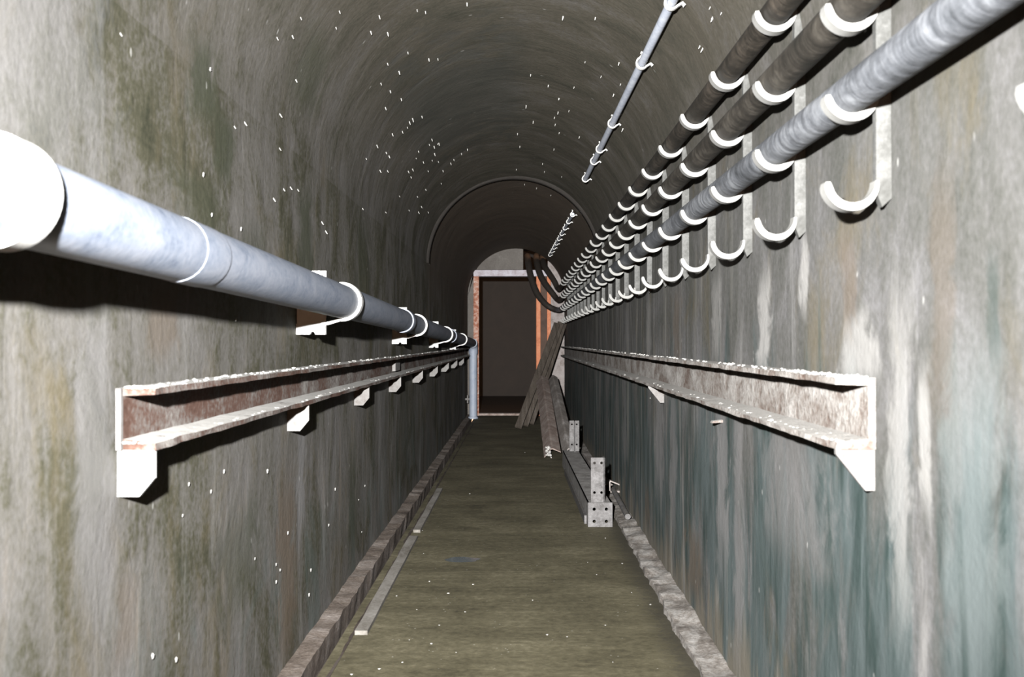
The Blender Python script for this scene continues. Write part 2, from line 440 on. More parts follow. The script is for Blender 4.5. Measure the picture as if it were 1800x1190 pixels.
    def lump(s, c, r, sc=(1, 1, 1), sub=1):
        bm = bmesh.new()
        bmesh.ops.create_icosphere(bm, subdivisions=sub, radius=1)
        for v in bm.verts:
            k = r * (0.75 + 0.5 * random.random())
            v.co = Vector((c[0] + v.co.x * k * sc[0], c[1] + v.co.y * k * sc[1], c[2] + v.co.z * k * sc[2]))
        s.bm(bm)

    def build(s, name, mat, parent=None, smooth=None, origin=None, recalc=True):
        me = bpy.data.meshes.new(name)
        me.from_pydata(s.v, [], s.f)
        bm = bmesh.new(); bm.from_mesh(me)
        bmesh.ops.remove_doubles(bm, verts=bm.verts, dist=0.00005)
        if recalc:
            bmesh.ops.recalc_face_normals(bm, faces=bm.faces)
        if origin is not None:
            bmesh.ops.translate(bm, verts=bm.verts, vec=-Vector(origin))
        bm.to_mesh(me); bm.free()
        me.materials.append(mat)
        o = bpy.data.objects.new(name, me)
        C.objects.link(o)
        if origin is not None:
            o.location = origin
        if parent is not None:
            o.parent = parent
            o.matrix_parent_inverse = Matrix.Identity(4)
            o.location = Vector(o.location) - world_loc(parent)
            if origin is None:
                o.location = -world_loc(parent)
        if smooth is not None:
            for p in me.polygons:
                p.use_smooth = True
            me.set_sharp_from_angle(angle=math.radians(smooth))
        return o


def world_loc(o):
    l = Vector(o.location)
    while o.parent is not None:
        o = o.parent; l = l + Vector(o.location)
    return l


def tag(o, label=None, cat=None, group=None, kind=None):
    if label: o['label'] = label
    if cat: o['category'] = cat
    if group: o['group'] = group
    if kind: o['kind'] = kind
    return o


def thing(name, loc, label, cat, group=None, kind=None):
    o = bpy.data.objects.new(name, None)
    o.empty_display_size = 0.1
    C.objects.link(o); o.location = loc
    return tag(o, label, cat, group, kind)


def noisy(m, amp, freq, seed=0.0):
    out = []
    for (x, y, z) in m.v:
        d = noise.noise_vector(Vector((x * freq + seed, y * freq, z * freq)))
        out.append((x + d.x * amp, y, z + d.z * amp))
    m.v = out
    return m


# ------------------------------------------------------------------ the tunnel shell
Y0, Y1 = -1.6, ZEND


def shell(name, mat, prof, ys):
    """prof(y) -> list of (x, z, v); a UV in metres runs along the tunnel and around the vault"""
    vs = []; uvs = []
    rows = [prof(y) for y in ys]
    n = len(rows[0])
    for y, row in zip(ys, rows):
        for (x, z, v) in row:
            cx, r = arch_c(y)
            # a hand-laid, gently uneven surface
            k = noise.noise(Vector((y * 0.9, v * 1.1, 3.0))) * 0.006 + noise.noise(Vector((y * 3.0, v * 3.0, 8.0))) * 0.0028
            if z <= SPRING:
                nx, nz = (-1, 0) if x > 0 else (1, 0)
            else:
                d = Vector((cx - x, SPRING - z)).normalized(); nx, nz = d.x, d.y
            k = min(k, 0.004) - 0.004
            vs.append((x + nx * k, y, z + nz * k)); uvs.append((y, v))
    fs = [(i * n + j, i * n + j + 1, (i + 1) * n + j + 1, (i + 1) * n + j) for i in range(len(ys) - 1) for j in range(n - 1)]
    me = bpy.data.meshes.new(name)
    me.from_pydata(vs, [], fs)
    l = me.uv_layers.new(name='UVMap')
    for lp in me.loops:
        l.data[lp.index].uv = uvs[lp.vertex_index]
    for p in me.polygons: p.use_smooth = True
    me.materials.append(mat)
    o = bpy.data.objects.new(name, me); C.objects.link(o)
    o['kind'] = 'structure'
    return o


ys = [Y0 + (Y1 - Y0) * i / 300 for i in range(301)]
HW = SPRING + 0.1


def prof_left(y):
    return [(-XL, -0.1 + HW * i / 30, HW * i / 30) for i in range(31)]


def prof_arch(y):
    cx, r = arch_c(y)
    return [(cx - r * math.cos(PI * i / 64), SPRING + r * math.sin(PI * i / 64), HW + 0.728 * PI * i / 64) for i in range(65)]


def prof_right(y):
    return [(XR(y), SPRING - HW * i / 30, HW + 0.728 * PI + HW * i / 30) for i in range(31)]


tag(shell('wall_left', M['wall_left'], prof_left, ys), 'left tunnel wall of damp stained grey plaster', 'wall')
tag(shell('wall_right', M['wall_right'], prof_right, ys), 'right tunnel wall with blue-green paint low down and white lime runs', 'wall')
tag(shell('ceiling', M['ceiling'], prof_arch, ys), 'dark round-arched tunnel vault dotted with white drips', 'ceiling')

# let the three pieces of the shell shade as one continuous surface
sh_ = [bpy.data.objects[n_].data for n_ in ('wall_left', 'wall_right', 'ceiling')]
acc = {}
for me_ in sh_:
    for v in me_.vertices:
        k_ = (round(v.co.x, 4), round(v.co.y, 4), round(v.co.z, 4))
        n_ = Vector(v.normal)
        acc[k_] = acc.get(k_, Vector((0, 0, 0))) + n_
for me_ in sh_:
    me_.normals_split_custom_set_from_vertices([tuple(acc[(round(v.co.x, 4), round(v.co.y, 4), round(v.co.z, 4))].normalized()) for v in me_.vertices])

# faint rib of plaster round the vault
m = MB()
NA = 48
for yy, dd in ((8.20, 0.0), (8.24, 0.012), (8.36, 0.012), (8.40, 0.0)):
    pass
rib = []
for i in range(NA + 1):
    row = []
    for yy, dd in ((8.15, -0.014), (8.27, 0.006), (8.40, 0.006), (8.44, -0.014)):
        cx, r = arch_c(yy)
        a = PI * i / NA
        row.append((cx - (r - dd) * math.cos(a), yy, SPRING + (r - dd) * math.sin(a)))
    rib.append(row)
vs = [p for row in rib for p in row]
fs = [(i * 4 + j, i * 4 + j + 1, (i + 1) * 4 + j + 1, (i + 1) * 4 + j) for i in range(NA) for j in range(3)]
m.add(vs, fs)
tag(m.build('trim_4', M['end'], smooth=40), 'shallow plaster rib arching over the vault half way down the tunnel', 'rib', kind='structure')

# floor
m = MB()
m.box(-0.655, 0.80, Y0, ZEND + 0.22, -0.16, 0.0)
tag(m.build('floor', M['floor']), 'olive brown concrete tunnel floor specked with white chips', 'floor', kind='structure')


def strip(name, mat, poly, y0, y1, dy, amp, freq, seed, label, cat):
    mm = MB()
    n = len(poly)
    k = int((y1 - y0) / dy)
    for i in range(k + 1):
        y = y0 + (y1 - y0) * i / k
        for (x, z) in poly:
            d = noise.noise_vector(Vector((x * freq + seed, y * freq, z * freq)))
            d2 = noise.noise_vector(Vector((x * freq * 3 + seed, y * freq * 3, z * freq * 3)))
            mm.v.append((x + (d.x + 0.5 * d2.x) * amp, y, z + (d.z + 0.6 * d2.z) * amp))
    for i in range(k):
        for j in range(n - 1):
            mm.f.append((i * n + j, i * n + j + 1, (i + 1) * n + j + 1, (i + 1) * n + j))
    return tag(mm.build(name, mat, smooth=50, recalc=False), label, cat, kind='structure')


def sub(pts, k):
    out = []
    for (a, b) in zip(pts[:-1], pts[1:]):
        for i in range(k):
            out.append((a[0] + (b[0] - a[0]) * i / k, a[1] + (b[1] - a[1]) * i / k))
    return out + [pts[-1]]


strip('trim_1', M['ledge_left'], sub([(-0.83, 0.016), (-0.702, 0.010), (-0.722, -0.17)], 5), 0.5, ZEND, 0.03, 0.008, 7, 1.7,
      'rough brick edging along the foot of the left wall', 'edging')
strip('trim_2', M['gutter'], sub([(-0.666, -0.17), (-0.663, -0.010), (-0.612, 0.003)], 4), 0.5, ZEND, 0.04, 0.003, 6, 4.7,
      'brown gutter lip beside the dark drain slot at left', 'edging')
strip('trim_3', M['ledge'], sub([(0.572, -0.03), (0.580, 0.020), (0.74, 0.034)], 6), 0.5, ZEND, 0.025, 0.012, 9, 9.1,
      'crumbling pale concrete edging along the foot of the right wall', 'edging')
m = MB(); m.box(-0.84, -0.655, Y0, ZEND, -0.20, -0.165)  # slot bottom coloured black to stand for the shade in it
tag(m.build('trim_5', M['dark']), 'dark bottom of the drain slot at left', 'drain', kind='structure')

# pale battens lying along the drain
for k, (a, b, x0, x1, lab) in enumerate([(3.66, 5.45, -0.610, -0.563, 'pale kerb batten beside the drain slot, the nearer and longer one'),
                                         (5.62, 7.22, -0.606, -0.566, 'pale kerb batten beside the drain slot, the farther one')]):
    mm = MB()
    nseg = 40
    for i in range(nseg + 1):
        y = a + (b - a) * i / nseg
        w = 0.004 * noise.noise(Vector((y * 3, k, 0)))
        mm.v += [(x0 + w, y, 0.0), (x0 + w, y, 0.016), (x1 + w * .5, y, 0.016), (x1 + w * .5, y, 0.0)]
    for i in range(nseg):
        for j in range(4):
            mm.f.append((i * 4 + j, i * 4 + (j + 1) % 4, (i + 1) * 4 + (j + 1) % 4, (i + 1) * 4 + j))
    mm.f += [(0, 1, 2, 3), tuple(nseg * 4 + j for j in range(4))]
    tag(mm.build('kerb_batten', M['strip']), lab, 'batten', 'kerb battens along the drain')

# ------------------------------------------------------------------ end wall, doorway, chamber beyond
def AX(h_px, side):    # x on the arch for a pixel row at the end wall
    cx, r = arch_c(ZEND)
    z = P(0, h_px, ZEND).z
    if z <= SPRING: return -XL if side < 0 else XR(ZEND)
    dz = z - SPRING
    if dz >= r: return cx
    return cx + side * math.sqrt(r * r - dz * dz)


cx, r = arch_c(ZEND)
zl = P(0, 474, ZEND).z
xl, xr_ = P(833, 0, ZEND).x, P(968, 0, ZEND).x
xh = P(919.5, 0, ZEND).x
arc = []
for i in range(33):
    a = PI * i / 32
    arc.append((cx - (r + .002) * math.cos(a), SPRING + (r + .002) * math.sin(a)))
zh = SPRING + math.sqrt(r * r - (xh - cx) ** 2)
m = MB()
low = [p for p in arc if p[0] < cx and p[1] < zl]
za = math.sqrt(max(0, r * r - (zl - SPRING) ** 2))
m.prism([(xl, -0.05), (xl, zl), (min(xl, cx - za) - .0005, zl)] + list(reversed(low)) + [(-XL - .002, -0.05)], ZEND, ZEND + 0.22)
up_ = [p for p in arc if p[1] >= zl and p[0] < xh]
m.prism([(xh, zl), (xh, zh)] + list(reversed(up_)) + [(cx - za, zl)], ZEND, ZEND + 0.22)
tag(m.build('wall_end', M['end']), 'pale end wall left of and above the doorway with an arched top', 'wall', kind='structure')
xw2 = P(963, 0, ZEND).x
zr = SPRING + math.sqrt(max(0.0, r * r - (xw2 - cx) ** 2))
polyB = [(xr_, -0.05), (XR(ZEND) + .004, -0.05)] + [p for p in reversed(arc) if p[0] > xw2] + [(xw2, zr), (xw2, zl), (xr_, zl)]
m = MB(); m.prism(polyB, ZEND, ZEND + 0.22)
tag(m.build('wall_end_right', M['end_white']), 'narrow whitewashed end wall right of the orange door post', 'wall', kind='structure')
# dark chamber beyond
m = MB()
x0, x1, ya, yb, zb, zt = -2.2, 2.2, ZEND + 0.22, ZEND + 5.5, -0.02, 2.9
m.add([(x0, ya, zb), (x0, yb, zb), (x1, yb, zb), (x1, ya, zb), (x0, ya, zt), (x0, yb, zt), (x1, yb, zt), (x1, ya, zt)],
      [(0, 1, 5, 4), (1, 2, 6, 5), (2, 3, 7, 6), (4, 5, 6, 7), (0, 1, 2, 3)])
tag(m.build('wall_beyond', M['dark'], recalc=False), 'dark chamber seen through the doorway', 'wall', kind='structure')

# door frame: fixed to the wall
YD = ZEND - 0.03
d = thing('door_1', Vector((P(895, 0, YD).x, YD, 0)),
          'open steel doorway with a rusty orange frame at the tunnel end', 'door', kind='structure')
zt2 = P(0, 475, YD).z; zt1 = P(0, 486, YD).z
m = MB(); m.bevbox(P(832.5, 0, YD).x, P(842, 0, YD).x, YD - .05, YD + .16, 0, zt1, .004)
tag(m.build('jamb', M['jamb'], d), 'left jamb, flaking red rust over white')
m = MB(); m.bevbox(P(832.5, 0, YD).x, P(968, 0, YD).x, YD - .052, YD + .16, zt1, zt2, .004)
tag(m.build('lintel', M['lintel'], d), 'lintel in flaking bluish white paint')
m = MB(); m.bevbox(P(961.5, 0, YD).x, P(968, 0, YD).x, YD - .05, YD + .16, 0, zt1, .004)
tag(m.build('jamb', M['orange'], d), 'bright orange right jamb')
m = MB(); m.bevbox(P(942.5, 0, YD).x, P(950, 0, YD).x, YD - .05, YD + .10, 0, zt1, .004)
tag(m.build('post', M['orange'], d), 'bright orange inner post')
m = MB(); m.box(P(950, 0, YD).x, P(961.5, 0, YD).x, YD + .03, YD + .06, 0, zt1)
for i in range(3):
    xx = P(952 + i * 3.6, 0, YD).x
    m.box(xx, xx + .012, YD + .015, YD + .03, 0, zt1)
tag(m.build('side_panel', M['brown'], d), 'dark brown ribbed side panel')
m = MB(); m.bevbox(P(842, 0, YD).x, P(942.5, 0, YD).x, YD - .02, YD + .16, 0, 0.03, .003)
m.build('threshold', M['channel'], d)

# ------------------------------------------------------------------ pipe on the left wall
PXC, PR = -0.662, 0.0570


def pz(y): return H + 0.190 - 0.01547 * y


def pxc(y): return -0.600 - 0.0045 * y


Yv = 13.90
d = thing('wall_pipe', (pxc(6.0), 6.0, pz(6.0)), 'thick blue-grey pipe along the left wall, white where near', 'pipe')
m = MB()
path = [(pxc(y), y, pz(y)) for y in [-1.5 + 0.35 * i for i in range(44)] if y < Yv - 0.16]
m.tube(path, PR, 32)
m.build('pipe_run', M['pipe'], d, smooth=40)
for yc, lip in ((1.82, .0014), (5.30, .0062), (9.10, .0062)):
    m = MB()
    n_ = [(-.07, PR - .001), (-.07, PR + lip), (-.06, PR + lip * 1.2), (.06, PR + lip * 1.2), (.07, PR + lip), (.07, PR - .001)]
    m.tube([(pxc(yc), yc + a, pz(yc + a)) for a, _ in n_], [b for _, b in n_], 32)
    m.build('socket', M['pipe'], d, smooth=40)
m = MB()
yb_ = Yv - 0.11
pth = [(PXC, yb_ - .06, pz(yb_)), (PXC, yb_ - .02, pz(yb_))]
for i in range(0, 10):
    a = PI / 2 * i / 9
    pth.append((PXC, yb_ + .11 * math.sin(a), pz(yb_) - .11 * (1 - math.cos(a))))
pth.append((PXC, Yv, pz(yb_) - .15))
m.tube(pth, PR + .006, 28)
m.build('elbow', M['pipe'], d, smooth=40)
m = MB()
m.tube([(PXC, Yv, pz(yb_) - .13), (PXC, Yv, .5), (PXC, Yv, 0.0)], PR - .004, 28)
o = m.build('downpipe', M['downpipe'], d, smooth=40); o['label'] = 'pale blue upright pipe down to the floor'
m = MB()
m.tube([(PXC, Yv, 0.0), (PXC, Yv, 0.03), (PXC, Yv, .031)], [PR + .012, PR + .012, PR], 24)
m.build('foot_collar', M['downpipe'], d, smooth=40)
m = MB(); m.box(-0.771, PXC - PR + .006, Yv - .012, Yv + .012, .26, .285); m.box(-0.745, -0.728, Yv - .03, Yv + .03, .22, .33)
m.build('stay', M['bracket'], d)

# saddle clips
ordn = ['nearest one, cut by the left edge', 'second from the camera', 'third from the camera', 'fourth from the camera', 'farthest, close to the doorway']
for yc, od in zip((1.145, 3.45, 6.0, 8.44, 10.9), ordn):
    c = pz(yc); X0 = pxc(yc)
    d = thing('pipe_clip', (-XL, yc, c), 'white saddle clip on the left wall pipe, ' + od, 'clip', 'white saddle clips on the left pipe')
    xe = X0 - PR - .002
    m = MB()
    m.box(-XL - .014, xe, yc - .002, yc + .008, c - .096, c + .108)
    # foot with a half-round notch at its lower edge
    xm = (-XL + xe) / 2 + .004
    foot = [(-XL - .014, c - .076), (xe, c - .076), (xe, c - .113), (xm + .010, c - .113)]
    foot += [(xm + .009 * math.cos(a), c - .113 + .010 * math.sin(a)) for a in [0.2 + (PI - 0.4) * i / 6 for i in range(7)]]
    foot += [(xm - .010, c - .113), (-XL - .014, c - .113)]
    m.prism(foot, yc - .016, yc + .004)
    m.build('wall_plate', M['white'], d)
    m = MB()
    R = PR + .0052
    pth = [(xe - .014, c - .076), (xe + .012, c - .074)]
    for i in range(29):
        a = math.radians(-98 + i * (238 / 28))
        pth.append((X0 + R * math.cos(a), c + R * math.sin(a)))
    m.band(pth, .0108, yc - .02, yc + .02)
    m.build('strap', M['white'], d, smooth=35)
    m = MB()
    m.tube([(xe - .018, yc - .004, c + .096), (xe - .018, yc - .022, c + .096)], .007, 8)
    m.tube([(xe - .018, yc - .022, c + .096), (xe - .018, yc - .028, c + .096)], .011, 6)
    m.build('bolt', M['white'], d)

# ------------------------------------------------------------------ rails
def rail(name, side, y0, y1, top, bot, label):
    X = (lambda y: XL) if side < 0 else XR
    d = thing(name, (side * X(3), 3.0, H + bot), label, 'rail', 'steel rails along the tunnel walls')
    mm = MB()
    pr = 0.072; tf = .0125
    prof = [(0.006, top), (-pr, top), (-pr, top - tf), (-.010, top - tf - .002), (-.010, bot + tf + .008), (-pr, bot + tf), (-pr, bot), (0.006, bot)]
    n = len(prof)
    N = 150
    for i in range(N + 1):
        y = y0 + (y1 - y0) * (i / N) ** 1.3
        for (u, h) in prof:
            w1 = noise.noise(Vector((y * 9, u * 40, h * 40 + side)))
            w2 = noise.noise(Vector((y * 33, u * 40, h * 40 + side)))
            k = (w1 * .004 + w2 * .0025) if u < -.05 else 0
            mm.v.append((side * (X(y) + u + k), y, H + h + (w1 * .0015 + w2 * .001 if u < 0 else 0)))
    for i in range(N):
        for j in range(n):
            j2 = (j + 1) % n
            mm.f.append((i * n + j, i * n + j2, (i + 1) * n + j2, (i + 1) * n + j))
    mm.f += [tuple(range(n)), tuple(N * n + j for j in range(n - 1, -1, -1))]
    mm.build('channel', M['rail'] if side < 0 else M['rail_limed'], d)
    # crumbs and flakes of lime that have dropped on the flanges
    lm = MB()
    for i in range(700 if side > 0 else 560):
        y = y0 + (y1 - y0) * random.random() ** 2.6
        lowf = random.random() < 0.5
        h = (bot + tf if lowf else top)
        u = -random.uniform(.012, .068)
        rr = random.uniform(.0015, .0045) * (1.25 if random.random() < .15 else 1)
        lm.lump((side * (X(y) + u), y, H + h + rr * .3), rr, (1.3, 1.8, .8))
    o = lm.build('lime_crust', M['lime'], d); o['kind'] = 'stuff'; o['label'] = 'white lime crumbs on the flanges'
    return d


RT = (-.090, -.208); RR = (-.070, -.208)
d = rail('wall_rail', -1, 1.90, ZEND - .25, *RT, 'rusty channel rail on the left wall below the thick pipe')
GL = (1.905, 3.30, 4.62, 5.85, 7.16, 8.45, 9.75, 11.05, 12.35)
for i, yc in enumerate(GL):
    m = MB()
    z0 = H + RT[1]
    g = 1.0
    poly = [(-XL - .014, z0), (-.703, z0), (-.703, z0 - .055 * g), (-.732, z0 - .090 * g), (-XL - .014, z0 - .090 * g)]
    m.prism(poly, yc, yc + .012)
    m.build('gusset', M['white'] if i == 0 else M['bracket'], d)
m = MB(); m.box(-XL, -XL + .010, 1.889, 1.90, H + RT[1], H + RT[0])
m.build('end_plate', M['bracket'], d)
m = MB(); m.bevbox(-XL, -XL + .030, 5.90, 6.12, H - .178, H - .105, .004)
m.build('splice_plate', M['bracket'], d)
d = rail('wall_rail', 1, 1.92, ZEND - .4, *RR, 'lime-caked channel rail on the right wall below the cable hooks')
for yc, hh in ((1.925, .080), (4.68, .080)):
    m = MB()
    z0 = H + RR[1]; xw = XR(yc)
    m.prism([(xw + .014, z0), (xw - .070, z0), (xw - .070, z0 - .010), (xw - .014, z0 - hh), (xw + .014, z0 - hh)], yc, yc + .012)
    m.build('gusset', M['bracket'], d)
m = MB(); xw = XR(3.35)
m.prism([(xw + .014, H - .262), (xw - .03, H - .268), (xw - .034, H - .274), (xw + .014, H - .272)], 3.34, 3.37)
o = m.build('broken_stub', M['rail'], d); o.parent = None
o.location = (0, 0, 0)
o.name = 'rusty_stub'; tag(o, 'small rusty stub of a broken bracket under the right rail', 'bracket')

# ------------------------------------------------------------------ cable hangers on the right wall
TIER = [H + .293, H + .458, H + .623, H + .790]
HM, HT = .0454, .0152
DX = .068


def hook_mesh():
    mm = MB()
    pth = []; th = []
    for i in range(22):
        a = math.radians(8 - i * (184 / 21))     # from the bar, under, up to the free tip
        pth.append((HM * math.cos(a), HM * math.sin(a)))
        th.append(HT * (0.45 + 0.55 * min(1, i / 9) if i < 20 else 0.9 if i == 20 else 0.55))
    mm.band(pth, th, -.016, .016)
    return mm


def bar_mesh():
    mm = MB()
    z0, z1 = TIER[0] - .015, TIER[3] + .01
    pts = [(0.045, z0), (0.045, z1), (0.078, z1), (0.078, z0 - .01), (0.056, z0 - .03)]
    mm.prism(pts, -.009, .009)
    return mm


Yh = [1.12] + [1.85 + .54 * k for k in range(22)]
ords = ['', 'second', 'third', 'fourth', 'fifth', 'sixth', 'seventh', 'eighth', 'ninth', 'tenth', 'eleventh', 'twelfth', 'thirteenth', 'fourteenth',
        'fifteenth', 'sixteenth', 'seventeenth', 'eighteenth', 'nineteenth', 'twentieth', 'twenty-first', 'twenty-second', 'twenty-third', 'twenty-fourth']
proto = None


def copy_tree(o, parent=None):
    c = o.copy(); C.objects.link(c)
    if parent is not None: c.parent = parent
    for ch in list(o.children): copy_tree(ch, c)
    return c


for i, yc in enumerate(Yh):
    loc = (XR(yc) - DX, yc, 0)
    if i == 0:
        lab = 'white cable hanger nearest the camera, only its hook tips at the right edge'
    elif i == len(Yh) - 1:
        lab = 'white four-hook cable hanger farthest away, beside the doorway'
    elif i == 1:
        lab = 'white four-hook cable hanger with a broad empty bottom hook, second from the camera'
    else:
        lab = 'white four-hook cable hanger on the right wall, %s from the camera' % ords[i]
    if proto is None:
        proto = thing('cable_hanger', loc, lab, 'cable hanger', 'cable hangers along the right wall')
        b = bar_mesh().build('bar', M['bar'], None); b.parent = proto
        hk = None
        for k, z in enumerate(TIER):
            if hk is None:
                hk = hook_mesh().build('hook', M['hook'], None, smooth=35); h_ = hk
            else:
                h_ = hk.copy(); C.objects.link(h_)
            h_.parent = proto; h_.location = (0, 0, z)
    else:
        o = copy_tree(proto); o.location = loc; o['label'] = lab
        # hand-bent hooks: each one leans a little differently
        for ch in o.children:
            if ch.name.startswith('hook'):
                ch.rotation_euler = (0, random.uniform(-.10, .10), random.uniform(-.012, .012))

# cables resting in the hooks
CR = [.0356, .0356, .0330]
ends = [[(981, 545, 13.9), (962, 537, 14.0), (944, 516, 14.15), (933, 486, 14.32), (928, 458, 14.56), (927, 450, 15.1)],
        [(982, 528, 13.9), (969, 513, 14.05), (955, 494, 14.2), (947, 476, 14.36), (943, 457, 14.60), (943, 450, 15.1)],
        [(982, 509, 13.9), (974, 494, 14.05), (964, 479, 14.2), (957, 468, 14.36), (954, 457, 14.60), (954, 450, 15.1)]]
mats = ['cable_grey', 'cable_brown', 'cable_black']
labs = ['dusty grey cable, lowest of the three on the right wall hooks',
        'brown-black wrapped cable, middle of the three on the right wall hooks',
        'black cable, topmost of the three on the right wall hooks']


def smooth_path(ctrl, k=6):
    out = []
    for i in range(len(ctrl) - 1):
        p0, p1, p2, p3 = ctrl[max(i - 1, 0)], ctrl[i], ctrl[i + 1], ctrl[min(i + 2, len(ctrl) - 1)]
        for j in range(k):
            t = j / k
            out.append(0.5 * ((2 * p1) + (p2 - p0) * t + (2 * p0 - 5 * p1 + 4 * p2 - p3) * t * t + (3 * p1 - p0 - 3 * p2 + p3) * t ** 3))
    return out + [ctrl[-1]]


for k in range(3):
    z = TIER[k + 0 + 1] - (HM - HT / 2 - CR[k]) + .0004
    x = lambda y: XR(y) - DX
    ctrl = []
    y = -1.2
    while y < 13.50:
        sag = 0.0
        ctrl.append(Vector((x(y) + .0003 * math.sin(y * 5 + k * 2), y, z - abs(sag) * .3)))
        y += .27
    for (px_, py_, yy) in ends[k]:
        ctrl.append(P(px_, py_, yy))
    m = MB()
    pth = smooth_path(ctrl, 3)
    m.tube(pth, [CR[k] * (1 + .30 * min(1, max(0, (p.y - 13.85) / .3))) for p in pth], 24)
    tag(m.build('cable', M[mats[k]], smooth=60), labs[k], 'cable', 'cables on the right wall hooks')

# ------------------------------------------------------------------ conduit on the vault
def on_arch(px, y, off):
    """where the ray through photo column px meets the vault at depth y"""
    cx, r = arch_c(y)
    X_ = (px - VX) * y / F
    a = math.acos(max(-1, min(1, (X_ - cx) / r)))
    rr = r - off
    return Vector((cx + rr * math.cos(a), y, SPRING + rr * math.sin(a))), a


BV = []
for nm in ('wall_left', 'wall_right', 'ceiling'):
    me_ = bpy.data.objects[nm].data
    BV.append(BVHTree.FromPolygons([v.co.copy() for v in me_.vertices], [tuple(p_.vertices) for p_ in me_.polygons]))


def march(px, py):
    o_ = Vector((0, 0, H)); d_ = Vector(((px - VX) / F, 1, (VY - py) / F)).normalized()
    hits = [h for h in (b.ray_cast(o_, d_, 30)[0] for b in BV) if h is not None]
    if hits:
        return min(hits, key=lambda h: h.y)
    return march_flat(px, py)


def march_flat(px, py):
    dx, dz = (px - VX) / F, (VY - py) / F
    y = 0.3
    while y < ZEND - .05:
        x, z = dx * y, H + dz * y
        cx, r = arch_c(y)
        if z > SPRING:
            if math.hypot(x - cx, z - SPRING) >= r: break
        elif x < -XL or x > XR(y): break
        y += .004
    return Vector((dx * y, y, H + dz * y))


def conduit(pts, label, clips, r):
    P0, P1 = march(*pts[0]), march(*pts[1])
    cx0, r0 = arch_c(P0.y); cx1, r1 = arch_c(P1.y)
    a0 = math.atan2(P0.z - SPRING, P0.x - cx0); a1 = math.atan2(P1.z - SPRING, P1.x - cx1)
    ya, yb = pts[2] if len(pts) > 2 else P0.y, P1.y

    def at(y, off):
        t = (y - P0.y) / (P1.y - P0.y)
        a = a0 + (a1 - a0) * t
        cx, rr = arch_c(y)
        return Vector((cx + (rr - off) * math.cos(a), y, SPRING + (rr - off) * math.sin(a))), a
    d = thing('conduit', at((ya + yb) / 2, r + .016)[0], label, 'conduit', 'thin conduits on the vault')
    m = MB()
    N = 40
    m.tube([at(ya + (yb - ya) * i / N, r + .016)[0] for i in range(N + 1)], r, 16)
    m.build('tube', M['conduit'], d, smooth=50)
    for yc in clips:
        if not ya < yc < yb: continue
        c, a = at(yc, r + .016)
        m = MB()
        R = r + .0055
        n_in = Vector((-math.cos(a), 0, -math.sin(a))); tg = Vector((math.sin(a), 0, -math.cos(a)))
        pth = [tuple((c - n_in * (r + .009) + tg * s_)[j] for j in (0, 2)) for s_ in (-R - .014, -R - .003)]
        for i in range(17):
            b = PI + .25 - (PI + .5) * i / 16
            q = c + n_in * (R * math.sin(b)) + tg * (R * math.cos(b))
            pth.append((q.x, q.z))
        pth += [tuple((c - n_in * (r + .009) + tg * s_)[j] for j in (0, 2)) for s_ in (R + .003, R + .014)]
        m.band(pth, .006, yc - .010, yc + .010)
        m.build('clip', M['white'], d, smooth=40)
    for i in range(14):
        pass
    return d, P0, P1


d, P0, P1 = conduit([(1190, 3), (1035, 310), -1.0], 'thin pale conduit on the right of the vault, the long nearer length',
                    [1.5, 2.3, 3.2, 3.92, 5.05, 5.75, 6.15, 6.85], .0160)
P2 = march(1012, 372); P3 = march(969, 446)
conduit([(1012, 372), (969, 446)], 'thin limed conduit on the vault, the farther short length past the gap',
        [P2.y + .03 + (P3.y - P2.y) * i / 8.2 for i in range(9)], .0135)
print('conduit', P0, P1, P2, P3)

# ------------------------------------------------------------------ lime drips and flecks
dm = MB()
dm.tube([(0, 0, .004), (0, 0, 0), (0.0004, 0, -.008), (-.0004, 0, -.016), (0, 0, -.021)], [.0042, .0036, .0029, .0025, .0012], 8)
drip0 = dm.build('lime_drip', M['drip'], smooth=60)
fm = MB(); fm.lump((0, 0, 0), .0065, (.6, 1.0, 1.7))
fleck0 = fm.build('lime_fleck', M['drip'], smooth=60)
c5 = [(228, 42), (213, 110), (65, 68), (30, 145), (45, 330), (359, 127), (430, 133), (554, 37), (589, 45), (395, 62), (430, 262), (478, 296), (402, 345), (441, 377),
      (487, 410), (421, 447), (574, 484), (535, 494), (522, 507), (513, 530), (492, 547), (450, 557), (385, 605), (424, 635), (436, 650), (616, 580), (645, 597),
      (627, 640), (560, 630), (617, 668), (643, 674), (535, 705), (517, 714), (600, 713), (528, 738), (662, 711), (708, 665), (695, 680), (975, 557), (1041, 506),
      (1130, 489), (1145, 467), (1128, 622), (1150, 553), (985, 610), (1011, 440), (1148, 410), (1104, 355), (763, 10), (1030, 310), (1165, 68), (154, 927),
      (170, 965), (22, 780), (53, 790), (325, 870), (422, 885), (520, 877), (572, 862), (600, 885), (560, 885), (1088, 716), (970, 707), (1005, 770), (1055, 785),
      (1115, 815), (1160, 738), (1080, 683), (580, 675), (550, 660), (640, 600), (515, 215), (603, 243), (641, 243), (625, 610), (605, 602), (340, 660), (398, 710),
      (430, 712), (480, 818), (555, 820), (590, 790), (655, 765), (740, 640), (765, 622)]
pix = [(500 + x / 2.38, y / 2.38) for x, y in c5]
pix += [(x / 2.976, y / 2.976) for x, y in [(620, 165), (1093, 350), (1445, 190), (1460, 592), (1275, 635), (1220, 655), (1458, 770), (1427, 1035), (1480, 985)]]
pix += [(960 + x / 2.48, y / 2.48) for x, y in [(318, 272), (170, 268), (215, 75), (75, 70), (122, 378), (295, 410), (325, 365), (57, 428), (145, 595), (670, 200), (725, 80), (715, 30),
                                                 (545, 590), (335, 560), (100, 480), (40, 540), (240, 330)]]
pix += [(1268, 22), (1252, 30), (1235, 85)]
first = True; nd = 0
